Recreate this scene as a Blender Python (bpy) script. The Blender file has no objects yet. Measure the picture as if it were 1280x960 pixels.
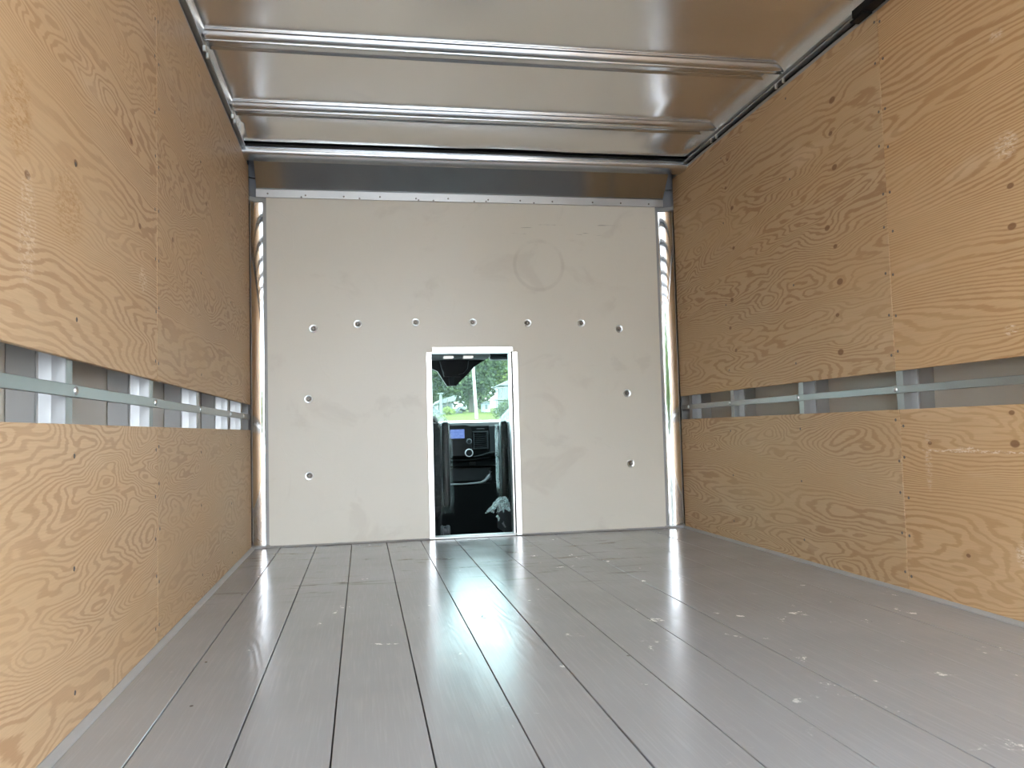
import bpy, bmesh, math, random
from math import sin, cos, pi, exp, sqrt
from mathutils import Vector, Matrix

random.seed(7)
C = bpy.context.scene.collection
SC = bpy.context.scene

# ------------------------------------------------------------------ camera, sky, exposure
W = 2.30            # inside width of the cargo box
D = 4.338           # front face of the bulkhead
ZT = 1.9555         # top edge of the plywood
ZR = 2.035          # roof sheet
REAR = -1.60        # open rear sill, unseen; set far back to cut overhead skylight

YAW, PITCH, ROLL, FPX = 0.1818, 0.0559, -0.0262, 1023.3
fw = Vector((sin(YAW)*cos(PITCH), cos(YAW)*cos(PITCH), sin(PITCH)))
rt = Vector((cos(YAW), -sin(YAW), 0)); up = rt.cross(fw)
rt2 = cos(ROLL)*rt + sin(ROLL)*up
up2 = -sin(ROLL)*rt + cos(ROLL)*up
cam = bpy.data.cameras.new('camera'); camo = bpy.data.objects.new('camera', cam); C.objects.link(camo)
M = Matrix((rt2, up2, -fw)).transposed().to_4x4(); M.translation = Vector((0.556, 0.0, 0.5638))
camo.matrix_world = M
cam.sensor_width = 36.0; cam.lens = FPX/1280*36.0; cam.clip_start = 0.02; cam.clip_end = 500
SC.camera = camo

world = bpy.data.worlds.new('overcast_sky'); SC.world = world; world.use_nodes = True
bg = world.node_tree.nodes['Background']
bg.inputs[0].default_value = (0.84, 0.93, 1.04, 1); bg.inputs[1].default_value = 1.0
SC.view_settings.view_transform = 'Standard'; SC.view_settings.look = 'None'
SC.view_settings.gamma = 1.0; SC.view_settings.use_curve_mapping = False
SC.view_settings.exposure = 4.3
cy = SC.cycles
cy.max_bounces = 12; cy.diffuse_bounces = 8; cy.glossy_bounces = 6; cy.transparent_max_bounces = 12
cy.sample_clamp_indirect = 6.0
try:
    cy.use_denoising = True
except Exception:
    pass

# ------------------------------------------------------------------ node helpers
class NT:
    def __init__(s, name):
        s.mat = bpy.data.materials.new(name); s.mat.use_nodes = True
        s.t = s.mat.node_tree; s.t.nodes.clear()
        s.out = s.t.nodes.new('ShaderNodeOutputMaterial')
    def n(s, typ, **kw):
        x = s.t.nodes.new(typ)
        for k, v in kw.items(): setattr(x, k, v)
        return x
    def put(s, sock, v):
        if hasattr(v, 'is_output') or isinstance(v, bpy.types.NodeSocket): s.t.links.new(v, sock)
        elif isinstance(v, (tuple, list)) and len(v) == 3 and sock.type == 'RGBA': sock.default_value = (*v, 1)
        else: sock.default_value = v
    def math(s, op, a, b=0.0, c=None):
        x = s.n('ShaderNodeMath', operation=op); s.put(x.inputs[0], a); s.put(x.inputs[1], b)
        if c is not None: s.put(x.inputs[2], c)
        return x.outputs[0]
    def comb(s, x, y, z):
        c = s.n('ShaderNodeCombineXYZ')
        for i, v in enumerate((x, y, z)): s.put(c.inputs[i], v)
        return c.outputs[0]
    def coord(s):
        tc = s.n('ShaderNodeTexCoord'); sp = s.n('ShaderNodeSeparateXYZ')
        s.t.links.new(tc.outputs['Object'], sp.inputs[0]); s.vec = tc.outputs['Object']
        return sp.outputs
    def noise(s, vec, scale=1.0, detail=2.0, rough=0.5, dist=0.0):
        x = s.n('ShaderNodeTexNoise'); s.put(x.inputs['Vector'], vec); s.put(x.inputs['Scale'], scale)
        s.put(x.inputs['Detail'], detail); s.put(x.inputs['Roughness'], rough); s.put(x.inputs['Distortion'], dist)
        return x.outputs['Fac']
    def map(s, v, a, b, c=0.0, d=1.0, smooth=True):
        x = s.n('ShaderNodeMapRange'); x.interpolation_type = 'SMOOTHSTEP' if smooth else 'LINEAR'; x.clamp = True
        for i, q in enumerate((v, a, b, c, d)): s.put(x.inputs[i], q)
        return x.outputs[0]
    def mix(s, f, a, b, blend='MIX'):
        x = s.n('ShaderNodeMix', data_type='RGBA', blend_type=blend)
        s.put(x.inputs[0], f); s.put(x.inputs[6], a); s.put(x.inputs[7], b)
        return x.outputs[2]
    def bump(s, h, strength=.3, dist=.01):
        x = s.n('ShaderNodeBump'); s.put(x.inputs['Strength'], strength); s.put(x.inputs['Distance'], dist); s.put(x.inputs['Height'], h)
        return x.outputs[0]
    def bsdf(s, color, rough=.5, metal=0.0, spec=.5, normal=None, **kw):
        b = s.n('ShaderNodeBsdfPrincipled'); s.put(b.inputs['Base Color'], color); s.put(b.inputs['Roughness'], rough)
        s.put(b.inputs['Metallic'], metal); s.put(b.inputs['Specular IOR Level'], spec)
        if normal is not None: s.put(b.inputs['Normal'], normal)
        for k, v in kw.items(): s.put(b.inputs[k.replace('_', ' ')], v)
        s.t.links.new(b.outputs[0], s.out.inputs[0]); return b

def plain(name, color, rough=.5, metal=0.0, spec=.5, vary=.06, scale=8.0, bump=0.0, bscale=60.0):
    m = NT(name); m.coord()
    n = m.noise(m.vec, scale, 3)
    c = m.mix(n, tuple(v*(1-vary) for v in color), tuple(min(1, v*(1+vary)) for v in color))
    nor = m.bump(m.noise(m.vec, bscale, 2), bump, .004) if bump else None
    m.bsdf(c, rough, metal, spec, nor); return m.mat

def ply_mat(name, seed, R=14, K=11, su=2.2, sv=7.0, light=(.63, .39, .185), dark=(.45, .245, .095), contrast=.8,
            knots=(), K2=6, scrapes_and_glare=(), duty=.40):
    """rotary-cut fir: rings are iso-lines of a noise field stretched along the sheet, bent round the knots"""
    m = NT(name); x, u, v = m.coord()
    n = m.noise(m.comb(m.math('MULTIPLY', u, su), m.math('MULTIPLY', v, sv), seed), 1, 2.6, .46, .3)
    n2 = m.noise(m.comb(m.math('MULTIPLY', u, .45), m.math('MULTIPLY', v, 1.9), seed+9.3), 1, 1.0)
    zone = m.map(m.noise(m.comb(m.math('MULTIPLY', u, .18), m.math('MULTIPLY', v, 3.6), seed+6), 1, 1), .36, .58, .38, 1.0)   # veneers: quiet straight bands, lively curly ones
    f = m.math('ADD', m.math('MULTIPLY', v, R), m.math('ADD', m.math('MULTIPLY', m.math('MULTIPLY', n, zone), K), m.math('MULTIPLY', n2, K2)))
    jit = m.noise(m.comb(m.math('MULTIPLY', u, 14), m.math('MULTIPLY', v, 130), seed+2), 1, 3, .6)
    f = m.math('ADD', f, m.math('MULTIPLY', jit, .6))
    core = None; white = None
    for (ku, kv, kr, amp) in knots:
        du = m.math('MULTIPLY', m.math('SUBTRACT', u, ku), .62); dv = m.math('SUBTRACT', v, kv)
        d2 = m.math('ADD', m.math('MULTIPLY', du, du), m.math('MULTIPLY', dv, dv))
        d = m.math('SQRT', d2)
        f = m.math('ADD', f, m.map(d, 0.0, kr*6, amp, 0.0))
        k = m.map(d, kr*.75, kr*1.15, 1.0, 0.0)
        core = k if core is None else m.math('MAXIMUM', core, k)
    t = m.math('ADD', m.math('MULTIPLY', m.math('SINE', m.math('MULTIPLY', f, 2*pi)), .5), .5)
    t = m.map(t, duty, .92)
    reg = m.map(m.noise(m.comb(m.math('MULTIPLY', u, 1.1), m.math('MULTIPLY', v, 3.2), seed+4), 1, 2), .32, .6, .45, 1.0)
    t = m.math('MULTIPLY', m.math('MULTIPLY', t, reg), contrast*.9)
    col = m.mix(t, light, dark)
    fib = m.noise(m.comb(m.math('MULTIPLY', u, 9), m.math('MULTIPLY', v, 260), seed), 1, 2)
    col = m.mix(m.map(fib, .3, .75, 0, .35), col, m.mix(.5, col, (.38, .245, .125)))
    blot = m.noise(m.comb(m.math('MULTIPLY', u, 1.3), m.math('MULTIPLY', v, 4.5), seed+3), 1, 3)
    col = m.mix(m.map(blot, .35, .72, 0, .55), col, m.mix(.5, col, (.60, .375, .17)))
    pale = m.noise(m.comb(m.math('MULTIPLY', u, 2.5), m.math('MULTIPLY', v, 9), seed+7), 1, 3)
    col = m.mix(m.map(pale, .6, .8, 0, .35), col, (.74, .58, .39))
    if core is not None: col = m.mix(m.math('MULTIPLY', core, .82), col, (.22, .105, .045))
    for (su0, sv0, lu, lv, st, *cc) in scrapes_and_glare:      # pale scraped patches, resin stains, and glare painted as a pale patch
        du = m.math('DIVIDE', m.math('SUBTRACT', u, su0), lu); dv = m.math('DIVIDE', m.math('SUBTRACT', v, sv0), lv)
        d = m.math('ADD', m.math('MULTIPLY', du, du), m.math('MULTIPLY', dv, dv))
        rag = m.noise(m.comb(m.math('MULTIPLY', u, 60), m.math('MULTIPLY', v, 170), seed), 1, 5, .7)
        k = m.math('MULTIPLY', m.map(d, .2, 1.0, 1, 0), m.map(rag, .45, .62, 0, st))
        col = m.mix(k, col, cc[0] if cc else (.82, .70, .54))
    m.bsdf(col, .5, 0, .35, m.bump(m.math('ADD', m.math('MULTIPLY', t, .6), fib), .10, .002))
    return m.mat

def floor_mat(name, seed):
    m = NT(name); x, y, z = m.coord()
    g = m.noise(m.comb(m.math('MULTIPLY', x, 7), m.math('MULTIPLY', y, .9), seed), 1, 2, .5, .3)
    ring = m.math('ADD', m.math('MULTIPLY', m.math('SINE', m.math('MULTIPLY', m.math('ADD', m.math('MULTIPLY', x, 14), m.math('MULTIPLY', g, 12)), 2*pi)), .5), .5)
    ring = m.math('MULTIPLY', ring, m.map(m.noise(m.vec, 1.3, 2), .38, .62, .1, 1))
    fib = m.noise(m.comb(m.math('MULTIPLY', x, 190), m.math('MULTIPLY', y, 6), seed), 1, 2)
    blot = m.noise(m.vec, 2.6, 4)
    base = m.mix(blot, (.305, .320, .338), (.365, .382, .402))
    base = m.mix(m.map(fib, .45, .8, 0, .4), base, (.41, .425, .445))
    # dusty scuffs and chips (more on the right, where the traffic was)
    sc = m.noise(m.comb(m.math('MULTIPLY', x, 9), m.math('MULTIPLY', y, 6), 3.1), 1, 6, .62, .6)
    right = m.math('MULTIPLY', m.map(x, .6, 1.5, .0, .06), m.map(y, 2.2, 3.2, 1, .2))
    k = m.math('MULTIPLY', m.map(sc, m.math('SUBTRACT', .645, right), .735, 0, .95), m.map(m.noise(m.comb(m.math('MULTIPLY', x, 40), m.math('MULTIPLY', y, 22), 1.3), 1, 5, .75), .46, .62))
    base = m.mix(k, base, (.70, .71, .72))
    vo = m.n('ShaderNodeTexVoronoi'); vo.inputs['Scale'].default_value = 1; m.put(vo.inputs['Vector'], m.comb(m.math('MULTIPLY', x, 7), m.math('MULTIPLY', y, 5), seed*.0))
    chip = m.map(vo.outputs['Distance'], .022, .034, .9, 0)
    base = m.mix(chip, base, m.mix(m.map(blot, .45, .5), (.75, .75, .74), (.09, .08, .075)))
    # dark skid smears near the front
    sk = m.noise(m.comb(m.math('MULTIPLY', x, 4.5), m.math('MULTIPLY', y, 17), 8.7), 1, 5, .6, .4)
    skm = m.math('MULTIPLY', m.map(sk, .56, .72, 0, .8), m.map(y, 2.7, 3.4))
    skm = m.math('MULTIPLY', skm, m.map(x, 1.75, 2.0, 1, 0))
    base = m.mix(skm, base, (.075, .073, .07))
    h = m.math('ADD', m.math('MULTIPLY', ring, .8), m.math('MULTIPLY', fib, .6))
    h = m.math('ADD', h, m.math('MULTIPLY', m.noise(m.vec, 16, 2), .5))
    rough = m.math('ADD', m.map(blot, .3, .7, .17, .25, False), m.math('MULTIPLY', k, .3))
    m.bsdf(base, rough, 0, .5, m.bump(h, .16, .0016))
    return m.mat

def metal_mat(name, color, rough, bump=.02, bscale=30, streak=None, vary=.08, rvary=.05):
    m = NT(name); x, y, z = m.coord()
    n = m.noise(m.vec, 6, 4)
    if streak == 'x': v = m.comb(m.math('MULTIPLY', x, 2), m.math('MULTIPLY', y, 160), m.math('MULTIPLY', z, 160))
    elif streak == 'z': v = m.comb(m.math('MULTIPLY', x, 160), m.math('MULTIPLY', y, 160), m.math('MULTIPLY', z, 2))
    elif streak == 'y': v = m.comb(m.math('MULTIPLY', x, 160), m.math('MULTIPLY', y, 2), m.math('MULTIPLY', z, 160))
    else: v = m.vec
    s = m.noise(v, 1 if streak else bscale, 2)
    c = m.mix(n, tuple(q*(1-vary) for q in color), tuple(min(1, q*(1+vary)) for q in color))
    r = m.math('ADD', rough-rvary/2, m.math('MULTIPLY', n, rvary))
    m.bsdf(c, r, 1.0, .5, m.bump(s, bump, .002)); return m.mat

def bulk_mat():
    m = NT('bulkhead_paint'); x, y, z = m.coord()
    n = m.noise(m.vec, 1.6, 4); c = m.mix(n, (.70, .67, .585), (.76, .73, .65))
    # faint smudges and a few dark scuffs in the top right quarter
    sm = m.noise(m.comb(m.math('MULTIPLY', x, 3), 0, m.math('MULTIPLY', z, 4)), 1, 5, .6, .8)
    c = m.mix(m.map(sm, .56, .68, 0, .22), c, (.50, .45, .38))
    sc = m.noise(m.comb(m.math('MULTIPLY', x, 6), 4, m.math('MULTIPLY', z, 110)), 1, 4, .6)
    reg = m.math('MULTIPLY', m.map(m.math('ABSOLUTE', m.math('SUBTRACT', z, 1.66)), .015, .05, 1, 0), m.map(x, 1.2, 1.5))
    c = m.mix(m.math('MULTIPLY', m.map(sc, .64, .70), m.math('MULTIPLY', reg, .7)), c, (.16, .14, .12))
    # the faint ring left where something round leant
    dx = m.math('SUBTRACT', x, 1.52); dz = m.math('SUBTRACT', z, 1.46)
    d = m.math('SQRT', m.math('ADD', m.math('MULTIPLY', dx, dx), m.math('MULTIPLY', dz, dz)))
    ring = m.map(m.math('ABSOLUTE', m.math('SUBTRACT', d, .135)), .004, .014, 1, 0)
    c = m.mix(m.math('MULTIPLY', ring, m.map(sm, .4, .6, .03, .22)), c, (.42, .38, .32))
    w = m.noise(m.vec, 3.2, 3, .5, .5); tex = m.noise(m.comb(m.math('MULTIPLY', x, 90), 0, m.math('MULTIPLY', z, 320)), 1, 2)
    cr = m.noise(m.vec, 2.1, 1, .5, 1.2); crack = m.map(m.math('ABSOLUTE', m.math('SUBTRACT', cr, .5)), 0, .012, 1, 0)
    h = m.math('ADD', m.math('MULTIPLY', w, 3.0), m.math('ADD', m.math('MULTIPLY', tex, .12), m.math('MULTIPLY', crack, .12)))
    m.bsdf(c, .36, 0, .5, m.bump(h, .22, .006)); return m.mat

def film_mat(name, lo, hi):
    m = NT(name); m.coord()
    b = m.n('ShaderNodeBsdfPrincipled'); b.inputs['Base Color'].default_value = (.72, .80, .80, 1)
    b.inputs['Roughness'].default_value = .22; b.inputs['Specular IOR Level'].default_value = .6
    m.put(b.inputs['Normal'], m.bump(m.noise(m.vec, 26, 3, .6, .8), .5, .01))
    t = m.n('ShaderNodeBsdfTransparent'); x = m.n('ShaderNodeMixShader')
    f = m.noise(m.vec, 18, 3, .6, .6); m.put(x.inputs[0], m.map(f,   .38, .72, lo, hi))
    tl = m.n('ShaderNodeBsdfTranslucent'); tl.inputs[0].default_value = (.70, .80, .80, 1); y_ = m.n('ShaderNodeMixShader'); y_.inputs[0].default_value = .45
    m.t.links.new(b.outputs[0], y_.inputs[1]); m.t.links.new(tl.outputs[0], y_.inputs[2])
    m.t.links.new(t.outputs[0], x.inputs[1]); m.t.links.new(y_.outputs[0], x.inputs[2]); m.t.links.new(x.outputs[0], m.out.inputs[0])
    return m.mat

def glass_mat():
    m = NT('window_glass')
    t = m.n('ShaderNodeBsdfTransparent'); t.inputs[0].default_value = (.64, .735, .71, 1)
    g = m.n('ShaderNodeBsdfGlossy'); g.inputs['Roughness'].default_value = .02
    lw_ = m.n('ShaderNodeLayerWeight'); lw_.inputs[0].default_value = .5
    x = m.n('ShaderNodeMixShader'); m.put(x.inputs[0], m.math('ADD', .04, m.math('MULTIPLY', .9, m.math('POWER', lw_.outputs['Facing'], 5.0))))
    m.t.links.new(t.outputs[0], x.inputs[1]); m.t.links.new(g.outputs[0], x.inputs[2]); m.t.links.new(x.outputs[0], m.out.inputs[0])
    return m.mat

def leaf_mat(name, a, b):
    m = NT(name); m.coord()
    n = m.noise(m.vec, .9, 3); n3 = m.noise(m.vec, 7, 1)
    ge = m.n('ShaderNodeNewGeometry')
    c = m.mix(m.math('ADD', m.math('MULTIPLY', n, .45), m.math('MULTIPLY', m.math('POWER', ge.outputs['Random Per Island'], 1.6), .65)), a, b)  # random pale leaves paint light speckle into the crown's colour
    bs = m.bsdf(c, .5, 0, .4)
    tr = m.n('ShaderNodeBsdfTranslucent'); m.put(tr.inputs[0], c); x = m.n('ShaderNodeMixShader'); x.inputs[0].default_value = .35
    m.t.links.new(bs.outputs[0], x.inputs[1]); m.t.links.new(tr.outputs[0], x.inputs[2]); m.t.links.new(x.outputs[0], m.out.inputs[0])
    return m.mat

def lamp_mat():
    m = NT('lit_lamp_lens'); b = m.bsdf((.8, .8, .78), .2)
    b.inputs['Emission Color'].default_value = (1, .98, .94, 1); b.inputs['Emission Strength'].default_value = .04
    return m.mat

def screen_mat():
    m = NT('display_screen'); x, y, z = m.coord()
    ln = m.map(m.math('SINE', m.math('MULTIPLY', z, 2*pi*75)), .0, .6)
    gaps = m.map(m.noise(m.comb(m.math('MULTIPLY', x, 60), 0, m.math('MULTIPLY', z, 75)), 1, 1), .42, .52)
    k = m.math('MULTIPLY', ln, gaps)
    c = m.mix(m.math('MULTIPLY', k, .6), (.26, .42, .95), (.08, .16, .5))
    e = m.n('ShaderNodeEmission'); m.put(e.inputs[0], c); e.inputs[1].default_value = .042
    m.t.links.new(e.outputs[0], m.out.inputs[0]); return m.mat

MT = dict(
    alu=metal_mat('mill_aluminium', (.80, .80, .79), .30, .03, 40, vary=.04),
    strap=metal_mat('dull_aluminium', (.50, .50, .495), .42, .03, 40, 'x', .06),
    roof=metal_mat('roof_aluminium', (.83, .82, .80), .24, .02, 9, vary=.03, rvary=.04),
    galv=metal_mat('galvanised_steel', (.62, .64, .65), .24, .05, 30, 'x', .10),
    galvy=metal_mat('galvanised_rail_steel', (.42, .435, .435), .42, .06, 30, 'y', .12),
    stud=metal_mat('stud_aluminium', (.44, .445, .445), .44, .04, 30, 'z', .05),
    mirror=metal_mat('polished_aluminium', (.66, .66, .66), .045, .012, 14, None, .02, .02),
    nose=metal_mat('nose_aluminium', (.47, .48, .48), .13, .006, 6, None, .05, .04),
    chrome=metal_mat('chrome', (.88, .89, .9), .12, 0.0, 10, None, .02, .02),
    spacer=metal_mat('dull_spacer_aluminium', (.50, .50, .49), .45, .04, 30, 'z', .06),
    zinc=metal_mat('zinc_plate', (.80, .84, .86), .32, .05, 80, None, .1),
    screw=metal_mat('dark_screw_steel', (.22, .20, .18), .5, .05, 80, None, .2),
    trim=metal_mat('bright_trim_aluminium', (.84, .84, .83), .34, .02, 40, None, .03),
    white=plain('white_trim_paint', (.90, .90, .90), .30, 0, .5, .02),
    cast=plain('grey_blue_casting_paint', (.21, .225, .25), .45, 0, .5, .08),
    strip=plain('grey_base_strip_paint', (.36, .365, .36), .4, 0, .5, .08, 12),
    skin=plain('cream_wall_skin', (.60, .57, .50), .34, 0, .4, .04, 2),
    black=plain('black_plastic', (.006, .0065, .007), .38, 0, .18, .2, 20, .1, 300),
    dash=plain('charcoal_dash_plastic', (.004, .0048, .0053), .55, 0, .10, .15, 15, .12, 400),
    dash2=plain('dark_grey_dash_plastic', (.016, .019, .021), .45, 0, .18, .1, 15),
    dashtop=plain('dash_top_plastic', (.12, .125, .13), .22, 0, .7, .1, 15),
    fabric=plain('black_seat_fabric', (.008, .008, .009), .5, 0, .3, .3, 30, .3, 120),
    vinyl=plain('black_seat_vinyl', (.009, .009, .0095), .4, 0, .35, .2, 12),
    liner=plain('grey_headliner', (.22, .23, .23), .7, 0, .3, .08, 30),
    gasket=plain('black_rubber', (.008, .008, .0085), .6, 0, .2, .2),
    lens=lamp_mat(), lens2=plain('knob_ring', (.6, .61, .62), .3, 0, .5, .02),
    silver=plain('silver_plastic', (.22, .235, .245), .35, .2, .4, .05),
    dim=plain('grey_plastic', (.07, .08, .088), .4, 0, .3, .1),
    glass=glass_mat(), film=film_mat('clear_plastic_film', .0, .17), film2=film_mat('bunched_plastic_film', .26, .55), screen=screen_mat(), bulk=bulk_mat(),
    asphalt=plain('street_asphalt', (.33, .32, .31), .8, 0, .3, .2, 1.5),
    concrete=plain('pavement_concrete', (.52, .50, .45), .8, 0, .3, .1, 1),
    lawn=plain('lawn_grass', (.085, .105, .010), .9, 0, .2, .35, .6),
    bark=plain('tree_bark', (.12, .10, .08), .9, 0, .2, .3, 6),
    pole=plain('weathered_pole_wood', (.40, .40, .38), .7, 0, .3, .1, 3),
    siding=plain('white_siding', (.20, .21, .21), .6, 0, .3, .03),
    roofing=plain('grey_shingles', (.20, .21, .22), .8, 0, .3, .15, 3),
    darkwin=plain('dark_window', (.04, .05, .06), .1, 0, .6, .1),
    shed=plain('pale_blue_boards', (.55, .62, .72), .6, 0, .3, .05),
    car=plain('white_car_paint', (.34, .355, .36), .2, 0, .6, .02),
    tyre=plain('tyre_rubber', (.02, .02, .02), .8, 0, .3, .1),
    leaf1=leaf_mat('leaf_deep_green', (.012, .030, .013), (.13, .19, .06)),
    leaf2=leaf_mat('leaf_light_green', (.05, .09, .018), (.36, .43, .09)),
    leaf3=leaf_mat('leaf_grey_green', (.03, .055, .022), (.24, .30, .12)),
)

# ------------------------------------------------------------------ mesh helpers
class MB:
    def __init__(s): s.bm = bmesh.new()
    def box(s, x0, x1, y0, y1, z0, z1, bev=0.0, seg=1):
        r = bmesh.ops.create_cube(s.bm, size=1.0)
        for v in r['verts']:
            v.co = Vector(((x0+x1)/2+v.co.x*(x1-x0), (y0+y1)/2+v.co.y*(y1-y0), (z0+z1)/2+v.co.z*(z1-z0)))
        if bev:
            es = {e for v in r['verts'] for e in v.link_edges}
            bmesh.ops.bevel(s.bm, geom=list(es), offset=bev, segments=seg, affect='EDGES', profile=.5)
        return s
    def prism(s, prof, axis, a, b, caps=True):
        """closed profile of 2D points run along an axis; the profile's coordinates are the other two axes in order"""
        def P(p, t):
            if axis == 'x': return (t, p[0], p[1])
            if axis == 'y': return (p[0], t, p[1])
            return (p[0], p[1], t)
        A = [s.bm.verts.new(P(p, a)) for p in prof]; B = [s.bm.verts.new(P(p, b)) for p in prof]; n = len(prof)
        for i in range(n): s.bm.faces.new((A[i], A[(i+1) % n], B[(i+1) % n], B[i]))
        if caps: s.bm.faces.new(A[::-1]); s.bm.faces.new(B)
        return s
    def loft(s, rings, caps=True):
        R = [[s.bm.verts.new(p) for p in r] for r in rings]; n = len(rings[0])
        for a, b in zip(R, R[1:]):
            for i in range(n): s.bm.faces.new((a[i], a[(i+1) % n], b[(i+1) % n], b[i]))
        if caps: s.bm.faces.new(R[0][::-1]); s.bm.faces.new(R[-1])
        return s
    def lathe(s, prof, c, axis='z', n=16):
        """prof: (radius, height) pairs"""
        ax = {'x': (Vector((0, 1, 0)), Vector((0, 0, 1)), Vector((1, 0, 0))), 'y': (Vector((0, 0, 1)), Vector((1, 0, 0)), Vector((0, 1, 0))),
              'z': (Vector((1, 0, 0)), Vector((0, 1, 0)), Vector((0, 0, 1)))}[axis]
        c = Vector(c)
        return s.loft([[c+ax[0]*(max(r, 1e-5)*cos(2*pi*i/n))+ax[1]*(max(r, 1e-5)*sin(2*pi*i/n))+ax[2]*h for i in range(n)] for r, h in prof])
    def tube(s, pts, r, n=8):
        pts = [Vector(p) for p in pts]; rings = []
        for i, p in enumerate(pts):
            t = (pts[min(i+1, len(pts)-1)]-pts[max(i-1, 0)]).normalized()
            a = t.cross(Vector((0, 0, 1)) if abs(t.z) < .9 else Vector((1, 0, 0))).normalized(); b = t.cross(a)
            rr = r[i] if isinstance(r, (list, tuple)) else r
            rings.append([p+a*rr*cos(2*pi*k/n)+b*rr*sin(2*pi*k/n) for k in range(n)])
        return s.loft(rings)
    def grid(s, nu, nv, fn):
        V = [[s.bm.verts.new(fn(i/nu, j/nv)) for j in range(nv+1)] for i in range(nu+1)]
        for i in range(nu):
            for j in range(nv): s.bm.faces.new((V[i][j], V[i+1][j], V[i+1][j+1], V[i][j+1]))
        return s
    def poly(s, pts):
        s.bm.faces.new([s.bm.verts.new(p) for p in pts]); return s
    def build(s, name, mat, parent=None, smooth=None, origin=None):
        bmesh.ops.recalc_face_normals(s.bm, faces=s.bm.faces)
        me = bpy.data.meshes.new(name); s.bm.to_mesh(me); s.bm.free()
        if smooth is not None:
            me.shade_smooth(); me.set_sharp_from_angle(angle=math.radians(smooth))
        me.materials.append(mat)
        o = bpy.data.objects.new(name, me); C.objects.link(o)
        base = Vector((0, 0, 0)); q = parent
        while q is not None: base += q.location; q = q.parent
        if origin is not None:
            me.transform(Matrix.Translation(-Vector(origin))); o.location = Vector(origin)-base
        else:
            me.transform(Matrix.Translation(-base))
        if parent is not None: o.parent = parent
        return o

def thing(name, label, cat, loc=(0, 0, 0), group=None):
    o = bpy.data.objects.new(name, None); C.objects.link(o); o.location = loc
    o['label'] = label; o['category'] = cat
    if group: o['group'] = group
    return o
def tag(o, label, cat, group=None):
    o['label'] = label; o['category'] = cat
    if group: o['group'] = group
    return o
def struct(o, label, cat=None):
    o['kind'] = 'structure'; o['label'] = label; o['category'] = cat or 'structure'; return o
def repeat(proto, parent, locs, name=None):
    """copies of one part (sharing its mesh) at the other places"""
    base = Vector((0, 0, 0)); q = parent
    while q is not None: base += q.location; q = q.parent
    proto.location = Vector(locs[0])-base
    for l in locs[1:]:
        c = proto.copy(); C.objects.link(c); c.location = Vector(l)-base; c.parent = parent
    return proto

# ------------------------------------------------------------------ floor
floor = struct(MB().box(-.13, W+.13, REAR, D+.10, -.09, -.030).build('floor', MT['gasket']), 'grey painted plank floor of the cargo box', 'floor')
edges = [0.0, .140, .3165, .4930, .6695, .8460, 1.0225, 1.1990, 1.3755, 1.5520, 1.7285, 1.9050, 2.0815, W]
for i in range(len(edges)-1):
    a, b = edges[i], edges[i+1]
    gap = .0014 if i < 8 else .0008
    pm = floor_mat('grey_floor_paint_%d' % i, i*3.7)
    MB().box(a+(gap if i else 0), b-(gap if i < len(edges)-2 else 0), REAR+.01, D+.085, -.0295, 0.0-((i*7) % 3)*.0005, .0010).build('floor_plank', pm, floor)

# ------------------------------------------------------------------ side walls
ZU, ZL = .7253, .5973
def side(sx):
    """sx = 0: left wall, 1: right wall. Everything is laid out by its depth behind the face of the plywood"""
    X = (lambda d: -d) if sx == 0 else (lambda d: W+d)
    def bx(mb, d0, d1, y0, y1, z0, z1, bev=0): return mb.box(min(X(d0), X(d1)), max(X(d0), X(d1)), y0, y1, z0, z1, bev)
    nm = 'left' if sx == 0 else 'right'
    wall = struct(bx(MB(), .118, .130, REAR, D+.12, -.09, ZR+.03).build('wall_'+nm, MT['skin']),
                  'cream outer skin of the %s cargo wall, seen through the gap in the plywood' % nm, 'wall')
    depth = .050
    ys = [-1.475, -.83, -.185, .46, 1.105, 1.745, 2.385, 3.027, 3.690, 4.085] if sx == 0 else [-1.42, -.775, -.13, .515, 1.16, 1.80, 2.437, 3.06, 3.69, 4.20]
    for k, y in enumerate(ys):
        h = .018; s = MB()
        prof = [(.0125, y-h), (.0125, y+h), (.0145, y+h), (depth+.012, y+h+.004), (depth+.012, y+h+.016), (depth+.010, y+h+.016),
                (depth+.010, y+h+.006), (.0165, y+h-.002), (.0165, y-h+.002), (depth+.010, y-h-.006), (depth+.010, y-h-.016), (depth+.012, y-h-.016), (depth+.012, y-h-.004), (.0145, y-h)]
        if k == len(ys)-1: prof = [(a, min(b, D-.02)) for a, b in prof]
        s.prism([(X(a), b) for a, b in prof], 'z', .0, 1.94)
        st_ = s.build('wall_stud', MT['stud'], wall)
        bx(MB(), depth+.0125, .1175, y-h-.012, min(y+h+.012, D-.02), 0, 1.94, .002).build('stud_spacer', MT['spacer'], st_)
    bx(MB(), .001, .117, REAR, REAR+.008, -.02, 2.0).build('rear_light_stop', MT['strip'], wall)  # unseen; added to keep daylight out of the wall cavity
    bx(MB(), .013, .117, 4.325, D+.098, .0, 2.03).build('corner_filler', MT['strip'], wall)  # added to block daylight leaking in at the box corner
    # flat rail across the studs, with a bolt at each
    s = MB(); bx(s, .0045, .0120, REAR+.02, 4.335, .651, .676, .0012)
    rail = s.build('rub_rail', MT['galvy'], wall)
    b = MB().lathe([(.0085, 0), (.0085, .0015), (.0065, .004), (.003, .0055), (0, .006)], (0, 0, 0), 'x', 12)
    if sx: b.bm.transform(Matrix.Scale(-1, 4, (1, 0, 0)))
    bolt = b.build('rail_bolt', MT['zinc'], rail, 40)
    repeat(bolt, rail, [(X(.0045), y+.012, .664) for y in ys[3:]])
    return wall, X
wall_left, XL = side(0)
wall_right, XR = side(1)

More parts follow.
